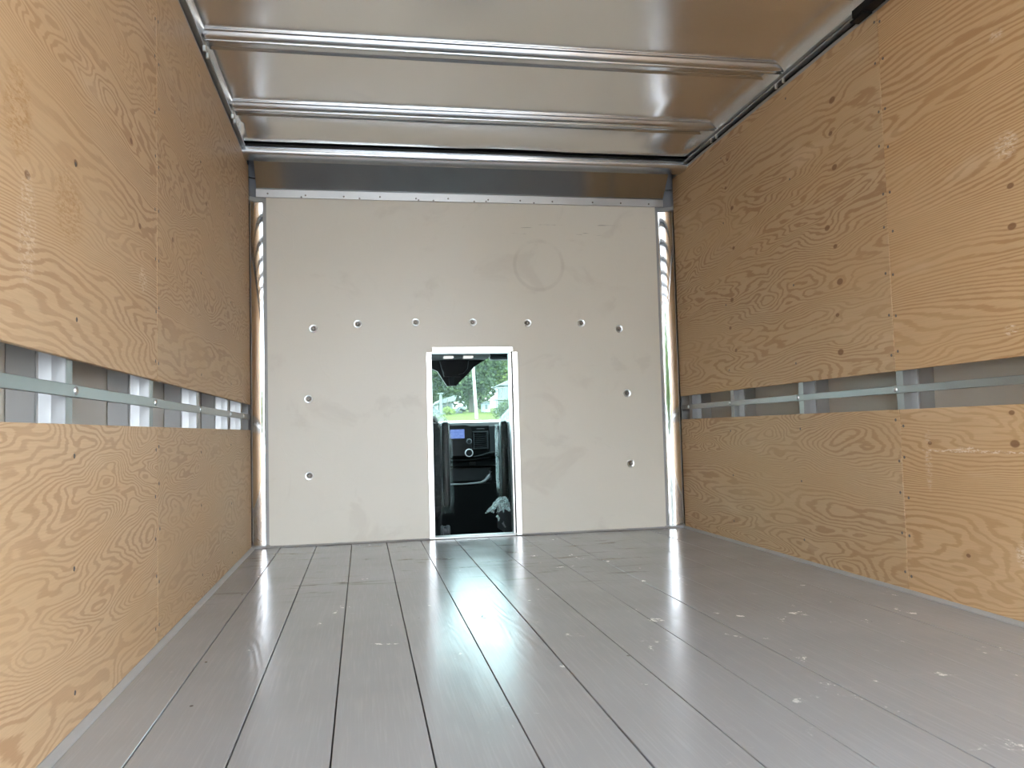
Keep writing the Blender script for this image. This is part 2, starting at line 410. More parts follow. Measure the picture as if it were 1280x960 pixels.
lknots = [(2.14, 1.308, .008, .5), (2.22, 1.113, .008, .6), (1.74, 1.12, .007, .5), (1.50, 1.02, .008, .6)]
lknots2 = [(3.144, 1.429, .008, .5), (2.593, 1.165, .008, .5)]
rk = [(2.725, 1.762), (2.746, 1.642), (2.731, 1.509), (2.731, 1.079), (2.757, .958), (2.748, .819), (2.797, 1.296), (2.75, 1.215),
      (3.585, 1.397), (3.613, 1.831), (3.643, 1.703), (3.584, 1.589), (3.624, 1.155), (3.654, 1.024), (3.604, .911)]
rsz = [.015, .010, .013, .015, .009, .014, .013, .010, .010, .008, .009, .012, .013, .010, .010]
rknots = [(a, b, r*.85, 1.1) for (a, b), r in zip(rk, rsz)]
PL = dict(light=(.65, 0.474, 0.288), dark=(0.454, 0.271, 0.146))
plys = [
    # parent, X, y0, y1, z0, z1, material
    (wall_left, XL, REAR+.01, 2.3985, ZU, ZT, ply_mat('plywood_wavy_rings', 1.7, 42, 34, 1.4, 5.5, knots=lknots, scrapes_and_glare=[(1.50, .93, .05, .12, .6), (1.70, 1.02, .10, .09, .7, (.47, .27, .11)), (1.46, 1.12, .07, .10, .75, (.47, .26, .10)), (2.25, .98, .05, .04, .7)], contrast=1.0, **PL)),  # the first pale patch is glare on the wall, painted into the wood
    (wall_left, XL, 2.4005, 4.312, ZU, ZT, ply_mat('plywood_speckled', 5.2, 40, 28, 1.9, 6.0, knots=lknots2, contrast=1.0 , light=(.61, 0.439, 0.264), dark=(0.445, 0.271, 0.151))),
    (wall_left, XL, REAR+.01, 2.3985, .010, ZL, ply_mat('plywood_curly_rings', 9.1, 14, 36, 1.6, 5.8, duty=.36, contrast=.85, light=(.69, 0.507, 0.311), dark=(0.474, 0.284, 0.155))),
    (wall_left, XL, 2.4005, 4.312, .010, ZL, ply_mat('plywood_curly_far', 12.4, 16, 36, 2.0, 6.2, contrast=.9, light=(.63, 0.459, 0.279), dark=(0.454, 0.279, 0.155))),
    (wall_right, XR, 2.4405, 4.312, ZU, ZT, ply_mat('plywood_knotty', 15.8, 46, 24, 1.3, 5.5, duty=.52, knots=rknots, contrast=1.0, light=(.60, 0.434, 0.255), dark=(0.405, 0.239, 0.123))),
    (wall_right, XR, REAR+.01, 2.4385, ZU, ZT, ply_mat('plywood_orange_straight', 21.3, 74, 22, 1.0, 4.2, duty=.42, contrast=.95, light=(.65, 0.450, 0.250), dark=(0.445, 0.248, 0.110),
        knots=[(1.915, 1.08, .010, .5), (1.912, 1.191, .008, .4)], scrapes_and_glare=[(1.92, 1.305, .05, .045, .9), (1.93, 1.62, .03, .02, .7), (1.94, .80, .03, .018, .9)])),
    (wall_right, XR, 2.4305, 4.312, .010, ZL, ply_mat('plywood_cathedral', 27.9, 36, 34, 1.4, 5.5, duty=.45, contrast=.95, light=(.61, 0.445, 0.264), dark=(0.415, 0.253, 0.137))),
    (wall_right, XR, REAR+.01, 2.4285, .010, ZL, ply_mat('plywood_orange_wavy', 33.6, 56, 26, 1.5, 5.0, duty=.44, contrast=1.0, light=(.66, 0.459, 0.260), dark=(0.445, 0.253, 0.113),
        knots=[(2.29, .488, .006, .4), (1.95, .49, .011, .6), (1.955, .575, .007, .4), (2.15, .16, .006, .3)],
        scrapes_and_glare=[(2.12, .466, .30, .006, 1.0), (2.13, .470, .06, .012, .9), (1.94, .19, .035, .045, .9), (2.3, .44, .02, .12, .5)])),
]
rs = random.Random(11)
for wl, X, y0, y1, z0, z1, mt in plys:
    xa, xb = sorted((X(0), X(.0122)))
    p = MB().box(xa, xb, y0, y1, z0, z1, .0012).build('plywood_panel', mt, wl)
    locs = []
    left = X is XL
    ends = [y0+.018] if y1 > 3 else [y1-.018]
    n = 9 if z0 > .5 else 5
    for e in ends:
        for k in range(n): locs.append((X(0), e+rs.uniform(-.006, .006), z0+.05+(z1-z0-.1)*k/(n-1)+rs.uniform(-.02, .02)))
    for yy in ((1.745, 3.027, 3.69) if left else (1.80, 3.06, 3.69)):
        if y0+.05 < yy < y1-.05:
            for k in range(4 if z0 > .5 else 3): locs.append((X(0), yy+rs.uniform(-.01, .01), z0+.07+(z1-z0-.14)*(k+rs.uniform(-.12, .12))/(3 if z0 > .5 else 2)))
    s = MB().lathe([(.0052, 0), (.0050, .0006), (.0030, .0008), (.0018, .0002)], (0, 0, 0), 'x', 8)
    if not left: s.bm.transform(Matrix.Scale(-1, 4, (1, 0, 0)))
    repeat(s.build('screw', MT['screw'], p), p, locs)

# base strips
def strip(name, prof, axis, a, b, label):
    return struct(MB().prism(prof, axis, a, b).build(name, MT['strip']), label, 'baseboard')
strip('baseboard_left', [(.0, .0005), (.017, .0005), (.015, .004), (.003, .011), (.0, .011)], 'y', REAR+.02, 4.315, 'grey strip along the foot of the left plywood')
strip('baseboard_right', [(W, .0005), (W-.017, .0005), (W-.015, .004), (W-.003, .011), (W, .011)], 'y', REAR+.02, 4.315, 'grey strip along the foot of the right plywood')

# ------------------------------------------------------------------ front wall
DX0, DX1, DZ = .915, 1.356, .986        # doorway
def plate_hole(mb, x0, x1, z0, z1, y0, y1, hx0, hx1, hz1):
    out = [(x0, z0), (hx0, z0), (hx0, hz1), (hx1, hz1), (hx1, z0), (x1, z0), (x1, z1), (x0, z1)]
    A = [mb.bm.verts.new((x, y0, z)) for x, z in out]; B = [mb.bm.verts.new((x, y1, z)) for x, z in out]
    for q in ((0, 1, 2, 7), (2, 3, 6, 7), (3, 4, 5, 6)):
        mb.bm.faces.new([A[i] for i in q]); mb.bm.faces.new([B[i] for i in q[::-1]])
    for i in range(8): mb.bm.faces.new((A[i], A[(i+1) % 8], B[(i+1) % 8], B[i]))
    return mb
wf = struct(plate_hole(MB(), -.13, W+.13, -.09, ZR+.03, D+.10, D+.112, DX0-.02, DX1+.02, DZ+.02).build('wall_front', MT['alu']), 'front wall of the cargo box with a doorway into the cab', 'wall')
panel = plate_hole(MB(), .083, 2.200, .008, 1.800, D, D+.019, DX0, DX1, DZ).build('bulkhead_panel', MT['bulk'], wf)
panel['label'] = 'cream painted bulkhead panel with zinc bolts'
# bolts: cupped washer and hexagon head
wm = MB().lathe([(.0215, 0), (.0215, -.0015), (.019, -.0042), (.013, -.0036), (.0105, -.0015), (.0105, 0)], (0, 0, 0), 'y', 20)
bolt = MB().lathe([(.0098, 0), (.0098, -.0055), (.0082, -.0072), (.004, -.0074), (0, -.0070)], (0, 0, 0), 'y', 6).build('bolt', MT['screw'], panel)
wash = wm.build('washer', MT['zinc'], bolt, 40)
bl = [(.313, 1.114), (.540, 1.138), (.842, 1.146), (1.148, 1.146), (1.448, 1.141), (1.750, 1.140), (1.966, 1.108), (.284, .749), (.284, .355), (2.000, .749), (2.007, .361)]
bolt.location = (bl[0][0], D, bl[0][1])
for x, z in bl[1:]:
    c = bolt.copy(); C.objects.link(c); c.location = (x, D, z)
    w2 = wash.copy(); C.objects.link(w2); w2.parent = c
# third level stays inside the limit: wall_front > bulkhead_panel > bolt; the washers are parts beside their bolts
for o in [o for o in bpy.data.objects if o.name.startswith('washer')]:
    b_ = o.parent; o.parent = panel; o.location = b_.location
# riveted strip
rv = MB().box(.034, 2.246, D-.012, D-.0005, 1.797, 1.839, .001).build('rivet_strip', MT['strap'], wf)
rp = MB().lathe([(.005, 0), (.0045, -.002), (.002, -.003), (0, -.0032)], (0, 0, 0), 'y', 10).build('rivet', MT['screw'], rv)
rr = random.Random(3)
repeat(rp, rv, [(x, D-.012, z) for x, z in [(.093, 1.817), (.283, 1.812), (.479, 1.811), (.667, 1.814), (.857, 1.810), (1.029, 1.814), (1.247, 1.813), (1.424, 1.813), (1.604, 1.812), (1.833, 1.813), (1.996, 1.813), (2.16, 1.812),
       (.262, 1.803), (.56, 1.803), (.87, 1.802), (.95, 1.802), (1.17, 1.802), (1.235, 1.804), (1.50, 1.802)]])
# sloping polished nose panel
pt = (4.172, 1.972); pb = (D-.002, 1.838)
nv = []
for (x, (y, z)) in ((.040, pt), (2.232, pt), (2.246, pb), (.036, pb)): nv.append((x, y, z))
s = MB(); A = [s.bm.verts.new(v) for v in nv]; B = [s.bm.verts.new((x, y+.006, z+.008)) for x, y, z in nv]
s.bm.faces.new(A); s.bm.faces.new(B[::-1])
for i in range(4): s.bm.faces.new((A[i], A[(i+1) % 4], B[(i+1) % 4], B[i]))
np_ = s.build('sloping_nose_panel', MT['nose'], wf); np_['label'] = 'dark mirror-like sloping metal panel'
# front header extrusion
hp = [(4.100, 1.998), (4.098, 1.984), (4.104, 1.981), (4.104, 1.978), (4.096, 1.975), (4.094, 1.966), (4.097, 1.955), (4.104, 1.948), (4.125, 1.944), (4.20, 1.944), (4.20, 1.952), (4.128, 1.953), (4.128, 1.998)]
MB().prism(hp, 'x', -.004, W+.004).build('header_rail', MT['galv'], wf, 30)
MB().box(-.05, W+.05, 4.205, 4.215, 1.985, ZR+.02).build('header_dark_filler', MT['gasket'], wf)  # added black filler that makes the gap above the header dark
# doorway trim
dr = struct(MB().box(DX0-.021, DX0+.007, D-.007, D-.0005, .003, .985, .0008).build('door_1', MT['trim']), 'bright white metal trim round the open doorway into the cab', 'doorway')
MB().box(DX0+.0005, DX0+.0065, D, D+.06, .014, DZ-.002).build('jamb', MT['trim'], dr)
MB().box(DX0+.012, DX1+.006, D-.0078, D-.0006, .9865, 1.012, .0008).build('head_trim', MT['trim'], dr)
MB().box(DX0+.0075, DX1-.0075, D+.0005, D+.06, DZ-.005, DZ-.0003).build('head_jamb', MT['trim'], dr)
MB().box(DX1+.002, DX1+.031, D-.007, D-.0005, .003, .985, .0008).build('side_trim', MT['trim'], dr)
MB().box(DX1-.0025, DX1+.0015, D-.004, D+.06, .014, DZ-.001).build('gasket', MT['gasket'], dr)
MB().box(DX1-.012, DX1-.0045, D-.003, D+.06, .014, DZ-.0055).build('jamb', MT['trim'], dr)
MB().box(DX0+.001, DX1-.001, D-.006, D+.060, .0008, .0125, .0015).build('sill', MT['strap'], dr)
strip('baseboard_front', [(D-.014, .0008), (D-.001, .0008), (D-.001, .0075), (D-.008, .0065)], 'x', .075, DX0-.023, 'grey strip along the foot of the bulkhead, left of the doorway')
strip('trim_1', [(D-.014, .0008), (D-.001, .0008), (D-.001, .0075), (D-.008, .0065)], 'x', DX1+.033, 2.215, 'grey strip along the foot of the bulkhead, right of the doorway')

# polished concave corner posts with edge angle, foot and top casting
def corner(sx):
    X = (lambda d: d) if sx == 0 else (lambda d: W-d)
    a = .088 if sx == 0 else .108
    b = .042 if sx == 0 else .050
    nm = 'left' if sx == 0 else 'right'
    def arc(aa, bb, off=0.0, n=24): return [(aa*(1-sin(t)), 4.3135+off+bb*cos(t)) for t in [pi/2*(1-i/n) for i in range(n+1)]]
    inner = arc(a, b); outer = [(x*.94-.008, y+.012) for x, y in inner]
    prof = [(X(x), y) for x, y in inner+outer[::-1]]
    post = MB().prism(prof, 'z', .012, 1.775).build('corner_post', MT['mirror'], None, 25)
    post.name = 'trim_%d' % (2+sx)
    struct(post, 'polished metal corner post at the %s end of the bulkhead' % nm, 'corner post')
    e0 = a-.022
    x0, x1 = sorted((X(e0), X(a-.004 if sx == 0 else a-.007)))
    MB().box(x0, x1, D+.001, D+.006, .014, 1.778).build('edge_angle', MT['strip'], post)
    MB().prism([(X(x), y) for x, y in [(.001, 4.300), (a, 4.336)]+[(q[0], q[1]+.004) for q in inner[::-1]]], 'z', .0005, .0115).build('foot', MT['strip'], post)
    # casting above: grey ring, then a fluted grey-blue filler with a dark joint
    ring = [(x, y-.004) for x, y in inner]
    MB().prism([(X(x), y) for x, y in ring+outer[::-1]], 'z', 1.778, 1.800).build('top_ring', MT['strip'], post, 25)
    MB().prism([(X(x), y) for x, y in inner+outer[::-1]], 'z', 1.802, 1.895).build('corner_casting', MT['cast'], post, 25)
    MB().prism([(X(x), y) for x, y in inner+outer[::-1]], 'z', 1.902, 2.03).build('corner_casting', MT['cast'], post, 25)
    return post
corner(0); corner(1)

# ------------------------------------------------------------------ roof
def roof_z(x, y):
    z = ZR
    e = min(x*5, W-x)                               # the sheet turns down towards both walls, tightly on the left
    if e < .075: z -= .034*(1-e/.075)**1.2
    if y > 3.83: z -= .060*((y-3.83)/.24)**2.0 * (.75+.25*sin(3*x+.4))   # and rolls down to the front header
    if y > 2.0:
        w_ = sin(pi*((y-3.08)/.65))**2 if y < 3.73 else 1-exp(-((y-3.73)/.1)**2)
        z += w_*.0035*sin(2.1*x+1.0)*sin(1.7*y) + w_*.0016*sin(5.3*x+.7*y) + w_*.0010*sin(9*x-4*y)
        for cx, sl, wd, amp, yc, yw in ((.30, .05, .035, .0032, 3.78, .24), (1.93, -.10, .045, .005, 3.72, .30), (.62, .9, .02, .002, 3.55, .12)):
            q = x-(cx+sl*(y-yc)); z -= (.35+.65*w_)*amp*exp(-(q/wd)**2)*exp(-((y-yc)/yw)**2)
    return max(z, 1.9995)
s = MB(); YF = 4.065
s.grid(120, 150, lambda u, v: (u*W, REAR+v*(YF-REAR), roof_z(u*W, REAR+v*(YF-REAR))))
ceil = struct(s.build('ceiling', MT['roof'], None, 60), 'dented bare aluminium roof sheet', 'ceiling')
MB().box(-.13, W+.13, REAR, D+.11, ZR+.025, ZR+.035).build('roof_skin', MT['skin'], ceil)
bp = [(0, .0), (0, -.0050), (.012, -.0055), (.014, -.009), (.017, -.016), (.022, -.0225), (.028, -.0255), (.034, -.0260), (.037, -.0245), (.039, -.0205), (.043, -.0205),
      (.045, -.0250), (.050, -.027), (.057, -.0267), (.063, -.0245), (.067, -.020), (.070, -.010), (.076, -.0045), (.137, -.0045), (.143, -.010), (.148, -.0115), (.153, -.009), (.154, 0)]
for k, y in enumerate((-1.545, -.895, -.245, .405, 1.055, 1.705, 2.355, 3.005, 3.655)):
    prof = [(y+a, ZR-.001+c) for a, c in bp]
    bow = MB().prism(prof, 'x', .012, W-.012).build('roof_bow', MT['galv'], ceil, 35)
    if k >= 7:
        for bxx, by in (((1.06, .050), (1.30, .050)) if k == 7 else ((1.255, .050),)):
            MB().lathe([(.010, 0), (.010, -.001), (.004, -.0045), (0, -.005)], (bxx, y+by, ZR-.0195), 'z', 12).build('bow_bolt', MT['screw'], bow, 40)
        for xx in (.008, W-.020):
            for d in (.03, .09): MB().box(xx, xx+.012, y+d, y+d+.010, 1.962, 1.984, .002).build('bow_clip', MT['zinc'], bow)
for sx in (0, 1):
    X = (lambda d: d) if sx == 0 else (lambda d: W-d)
    def b2(d0, d1, z0, z1): return MB().box(min(X(d0), X(d1)), max(X(d0), X(d1)), REAR, 4.30, z0, z1, .0012)
    b2(-.011, -.003, ZT+.0015, 1.972).build('top_rail', MT['strip'], ceil)
    b2(-.117, -.022, 1.950, 2.03).build('rail_shadow_gap', MT['gasket'], ceil)
    b2(-.012, .014, 1.9825, 1.9905).build('rail_lip', MT['galvy'], ceil)
# end of the roller door track, top right corner of the frame
tk = thing('roller_door_track', 'black end of the roller door track, top right under the roof', 'door track', (W-.05, REAR, 1.95))
MB().prism([(W-.052, 1.955), (W-.012, 1.955), (W-.012, 1.982), (W-.052, 1.982)], 'y', REAR, 2.50).build('track', MT['gasket'], tk)
MB().box(W-.050, W-.014, 2.44, 2.52, 1.947, 1.9545, .002).build('end_bracket', MT['gasket'], tk)
repeat(MB().lathe([(.005, 0), (.005, -.003), (0, -.004)], (0, 0, 0), 'z', 10).build('bolt', MT['zinc'], tk), tk, [(W-.040, 2.46, 1.947), (W-.024, 2.50, 1.947)])

# ------------------------------------------------------------------ cab shell
CF, CY0, CY1 = -.30, D+.13, 6.75
cabf = struct(MB().box(.05, 2.25, CY0-.01, CY1, CF-.05, CF).build('floor_cab', MT['gasket']), 'black cab floor', 'floor')
cabc = struct(MB().box(.05, 2.25, CY0-.01, 5.62, 1.115, 1.15, .004).build('ceiling_cab', MT['liner']), 'grey cab headliner', 'ceiling')
wb = plate_hole(MB(), .05, 2.25, CF, 1.15, CY0-.012, CY0, DX0-.03, DX1+.03, DZ+.03)
struct(wb.build('wall_cab_back', MT['dash']), 'dark back wall of the cab round the doorway', 'wall')
jam = MB()
jam.box(DX0-.012, DX0-.002, D+.061, CY0-.013, .0, DZ+.01).box(DX1+.003, DX1+.013, D+.061, CY0-.013, .0, DZ+.01)
jam.box(DX0-.012, DX1+.013, D+.061, CY0-.013, DZ+.011, DZ+.02)
struct(jam.build('trim_4', MT['gasket']), 'black rubber seal between cargo box and cab', 'trim')
for nm, x0, x1, wn in (('left', .03, .07, 2), ('right', 2.23, 2.27, 3)):
    cw = struct(MB().box(x0, x1, CY0, CY1, CF, .55).build('wall_cab_'+nm, MT['dash']), 'dark %s cab door' % nm, 'wall')
    MB().box(x0, x1, CY0, CY0+.28, .55, 1.15).build('rear_pillar', MT['liner'], cw)
    gl = struct(MB().box((x0+x1)/2-.003, (x0+x1)/2+.003, CY0+.285, 5.95, .552, 1.10).build('window_%d' % wn, MT['glass']), '%s side window of the cab' % nm, 'window')
    MB().prism([(6.72, .55), (6.80, .55), (5.66, 1.15), (5.58, 1.15)], 'x', x0, x1).build('windscreen_pillar', MT['liner'], cw)
# windscreen
def ws_y(z): return 6.74-(z-.60)*(6.74-5.60)/(1.12-.60)
s = MB(); s.prism([(ws_y(.60), .60), (ws_y(.60)+.008, .602), (ws_y(1.12)+.008, 1.122), (ws_y(1.12), 1.12)], 'x', .08, 2.22)
ws = struct(s.build('window_1', MT['glass']), 'cab windscreen with trees and houses beyond', 'window')
MB().box(.08, 2.22, 5.61, 5.66, 1.085, 1.114, .004).build('header_trim', MT['dash2'], ws)

# overhead console, dark sensor housing, map lamps, sun visor
oc = thing('overhead_console', 'grey overhead console with two lit map lamps and black sensor housing', 'console', (1.19, 5.45, 1.11))
MB().box(.98, 1.40, 5.36, 5.62, 1.048, 1.114, .012, 3).build('console_shell', MT['liner'], oc, 40)
for x in (1.121, 1.252): MB().box(x-.033, x+.033, 5.352, 5.40, 1.0445, 1.060, .004).build('lamp_lens', MT['lens'], oc)
MB().box(1.11, 1.19, 5.353, 5.362, 1.078, 1.086).build('slot', MT['black'], oc)
hs = [(1.02, 1.047), (1.02, .995), (1.065, .975), (1.128, .873), (1.188, .873), (1.285, .967), (1.32, 1.005), (1.39, 1.047)]
MB().prism(hs, 'y', 5.56, 5.60).build('sensor_housing', MT['black'], oc)
MB().prism([(1.075, 1.044), (1.105, .935), (1.215, .935), (1.275, 1.044)], 'y', 5.50, 5.559).build('mirror_mount', MT['black'], oc)
MB().prism([(1.140, .945), (1.178, .945), (1.174, .880), (1.142, .880)], 'y', 5.535, 5.559).build('sensor_cover', MT['dash2'], oc)
for pts in ([(1.075, 5.495, 1.04), (1.088, 5.492, .99), (1.102, 5.492, .955)], [(1.272, 5.495, 1.04), (1.262, 5.492, .985), (1.235, 5.492, .955), (1.20, 5.492, .945)]):
    MB().tube(pts, .0022, 6).build('wire', MT['dim'], oc)
tag(MB().box(1.42, 2.05, 5.48, 5.56, 1.045, 1.075, .012, 3).build('sun_visor', MT['dim'], None, 40), 'folded grey sun visor at the top of the windscreen', 'sun visor')

# ------------------------------------------------------------------ dashboard
db = thing('dashboard', 'black dashboard with small blue display, round knobs and air vent', 'dashboard', (1.15, 6.2, CF))
prof = [(6.70, .598), (6.62, .622), (6.45, .640), (6.25, .640), (6.10, .628), (6.02, .612), (6.002, .598), (6.002, .40), (6.010, .375), (6.055, .350), (6.06, .335), (6.04, .305), (6.035, .305), (6.10, .300), (6.10, .175), (6.035, .172), (6.05, .06), (6.12, -.28), (6.70, -.28)]
MB().prism(prof, 'x', .12, 2.18).build('dash_body', MT['dash'], db, 30)
top = [(6.69, .6035), (6.62, .627), (6.45, .645), (6.25, .645), (6.10, .634), (6.05, .624), (6.055, .618), (6.10, .6285), (6.25, .641), (6.45, .641), (6.62, .623), (6.69, .599)]
MB().prism(top, 'x', .14, 2.16).build('dash_top', MT['dashtop'], db, 40)
hood = MB().prism([(1.07, .385), (1.315, .385), (1.345, .41), (1.350, .56), (1.335, .598), (1.300, .607), (1.07, .607)], 'y', 5.975, 6.0015).build('radio_panel', MT['black'], db)
MB().box(1.185, 1.290, 5.971, 5.9745, .511, .577, .001).build('display', MT['screen'], db)
k = MB().lathe([(.021, 0), (.021, -.012), (.016, -.016), (.014, -.010), (0, -.010)], (1.323, 5.975, .487), 'y', 20).build('small_knob', MT['dim'], db, 35)
MB().lathe([(.015, -.0105), (.013, -.019), (0, -.0195)], (1.323, 5.975, .487), 'y', 16).build('knob_cap', MT['dash2'], k, 35)
k = MB().lathe([(.030, 0), (.030, -.014), (.0265, -.020), (.0235, -.012), (0, -.012)], (1.320, 5.975, .404), 'y', 24).build('large_knob', MT['lens2'], db, 35)
MB().lathe([(.0232, -.0122), (.021, -.018), (0, -.0185)], (1.320, 5.975, .404), 'y', 20).build('knob_cap', MT['black'], k, 35)
bt = MB().box(-.007, .007, -.004, 0, -.003, .003, .0008).build('button', MT['dim'], db)
repeat(bt, db, [(x, 5.975, z) for z in (.488, .470, .420, .402) for x in (1.195, 1.218, 1.241, 1.264, 1.286)])
# vent
vs = MB(); vx0, vx1, vz0, vz1 = 1.352, 1.468, .428, .560
vs.box(vx0, vx0+.012, 5.980, 6.0015, vz0, vz1, .002).box(vx1-.012, vx1, 5.980, 6.0015, vz0, vz1, .002).box(vx0+.012, vx1-.012, 5.980, 6.0015, vz1-.012, vz1, .002).box(vx0+.012, vx1-.012, 5.980, 6.0015, vz0, vz0+.010, .002)
vent = vs.build('air_vent', MT['dash2'], db)
for i in range(7):
    z = vz0+.018+i*.0145
    MB().prism([(5.984, z), (5.9995, z+.006), (5.9995, z+.0085), (5.984, z+.0025)], 'x', vx0+.0125, vx1-.0125).build('vent_slat', MT['dash2'], vent)
MB().box(vx0+.03, vx1-.03, 5.972, 5.9795, .570, .580, .003).build('vent_wheel', MT['black'], db)
MB().box(1.475, 1.56, 5.985, 6.0015, .40, .600, .006, 2).build('trim_panel', MT['dash2'], db)
MB().tube([(1.36, 5.985, .372), (1.42, 5.982, .385), (1.47, 5.980, .400), (1.55, 5.978, .405)], .005, 8).build('trim_line', MT['dash2'], db, 60)
MB().tube([(1.165, 6.03, .352), (1.35, 6.03, .352), (1.44, 6.03, .362), (1.56, 6.03, .378)], .005, 8).build('trim_line', MT['dash2'], db, 60)
MB().tube([(1.165, 6.028, .176), (1.30, 6.028, .175), (1.41, 6.028, .181), (1.445, 6.028, .196), (1.47, 6.028, .226), (1.487, 6.028, .262)], [.006, .006, .009, .012, .013, .010], 10).build('tray_trim', MT['silver'], db, 60)
MB().tube([(1.168, 6.028, .18), (1.160, 6.028, .24), (1.160, 6.028, .30)], .006, 8).build('tray_edge', MT['dim'], db, 60)
MB().box(1.155, 1.50, 6.085, 6.0985, .19, .292, .004).build('tray_back', MT['dash2'], db)
MB().box(1.33, 1.375, 6.018, 6.034, .310, .333, .003).build('socket', MT['black'], db)

# ------------------------------------------------------------------ seats and their plastic covers
def rr_ring(x0, x1, y0, y1, z, n=36, e=5.0, wr=0.0, seed=0):
    cx, cy, a, b = (x0+x1)/2, (y0+y1)/2, (x1-x0)/2, (y1-y0)/2; out = []
    for i in range(n):
        t = 2*pi*i/n; c, s_ = cos(t), sin(t)
        px = a*math.copysign(abs(c)**(2/e), c); py = b*math.copysign(abs(s_)**(2/e), s_)
        k = 1+wr*(sin(3*t+seed+z*9)+.6*sin(7*t-z*23+seed))
        out.append((cx+px*k, cy+py*k, z))
    return out
def seat(cx, arm0, arm1, name_label, cover_label, inner):
    s = thing('truck_seat', name_label, 'seat', (cx, 5.3, CF), 'cab seats under plastic')
    rings = []
    for i in range(61):
        z = .03+.63*i/60; t = i/60
        pinch = 1-.10*max(0, (t-.86)/.14)**2-.08*max(0, (.06-t)/.06)
        pl = .006*abs(sin(pi*20*t)) if t < .93 else 0
        hw = .232*pinch
        rings.append(rr_ring(cx-hw, cx+hw, 5.06-pl+.02*(1-pinch), 5.20, z, 32, 4.5))
    MB().loft(rings).build('backrest', MT['fabric'], s, 50)
    MB().loft([rr_ring(cx-.25, cx+.25, 5.17, 5.68, z, 32, 5) for z in (-.10, -.09, .02, .05)]+[rr_ring(cx-.235, cx+.235, 5.19, 5.66, .062, 32, 5)]).build('cushion', MT['fabric'], s, 40)
    MB().box(cx-.20, cx+.20, 5.20, 5.60, CF+.001, -.101, .01).build('pedestal', MT['black'], s)
    for d in (-.05, .05): MB().tube([(cx+d, 5.13, .64), (cx+d, 5.13, .73)], .007, 8).build('headrest_post', MT['chrome'], s, 60)
    MB().loft([rr_ring(cx-.12*k, cx+.12*k, 5.13-.05*k, 5.13+.05*k, z, 24, 4) for z, k in ((.715, .75), (.725, .95), (.76, 1), (.86, 1), (.885, .9), (.893, .7))]).build('headrest', MT['vinyl'], s, 50)
    a0, a1 = sorted((arm0, arm1)); m_ = (a0+a1)/2; h = (a1-a0)/2
    ar = []
    for z, k, yk in ((.095, .55, .6), (.11, .8, .8), (.16, .95, 1), (.30, 1, 1), (.56, 1, 1), (.60, .97, .95), (.617, .85, .8), (.624, .6, .6)):
        ar.append(rr_ring(m_-h*k, m_+h*k, 5.135-.042*yk, 5.135+.042*yk, z, 20, 4))
    MB().loft(ar).build('armrest', MT['vinyl'], s, 50)
    MB().box(cx-.20 if inner < 0 else cx+.14, cx-.14 if inner < 0 else cx+.20, 5.08, 5.19, -.09, .028, .006).build('hinge_bracket', MT['dash2'], s)
    # loose clear bag over headrest, backrest and folded armrest
    out = cx-.26*(1 if inner > 0 else -1)
    e = arm1+.016*inner                               # inner edge of the bag beyond the armrest
    rg = []
    for z, t in ((.055, 0), (.10, 0), (.18, 0), (.28, 0), (.38, 0), (.48, 0), (.56, 0), (.615, .03), (.65, .22), (.69, .45), (.73, .66), (.77, .84), (.82, .95), (.88, 1.0), (.905, 1.12)):
        xi = e*(1-t)+(cx+inner*.14)*t; xo = out*(1-t)+(cx-inner*.14)*t
        b = .02*(1 if z > .15 else 0)
        x0, x1 = sorted((xi+inner*.006*sin(z*40), xo))
        rg.append(rr_ring(x0, x1, 5.030+.02*t+.008*sin(z*31), 5.235-.02*t+b, z, 64, 5.5, .006, cx*7))
    cv = MB(); cv.loft(rg, caps=False)
    cv.poly(rg[-1])
    cover = cv.build('plastic_seat_cover', MT['film'], None, 80)
    fold = MB(); fr_ = []
    for r in rg[7:13]:
        cxx = sum(p[0] for p in r)/len(r); cyy = sum(p[1] for p in r)/len(r)
        fr_.append([(cxx+(p[0]-cxx)*.985, cyy+(p[1]-cyy)*.94, p[2]) for p in r])
    fold.loft(fr_, caps=False).build('folded_layer', MT['film2'], cover, 80)
    if inner < 0:
        edge = MB(); ys_ = (5.075, 5.20)
        edge.loft([[(e+inner*.004, ys_[0], z), (e+inner*w, ys_[0]+.02, z), (e+inner*.004, ys_[1], z)] for z, w in ((.20, .006), (.26, .016), (.34, .012), (.42, .020), (.52, .014), (.60, .012))], caps=False)
        edge.build('edge_fold', MT['film2'], cover, 80)
    tag(cover, cover_label, 'plastic cover', 'plastic covers over the seats')
    return s, cover
s1, c1 = seat(.800, 1.040, 1.090, 'black cab seat left of the doorway gap, armrest folded up', 'clear plastic cover over the cab seat on the left', 1)
s2, c2 = seat(1.700, 1.460, 1.412, 'black cab seat right of the doorway gap, armrest folded up', 'clear plastic cover knotted at its foot over the cab seat on the right', -1)
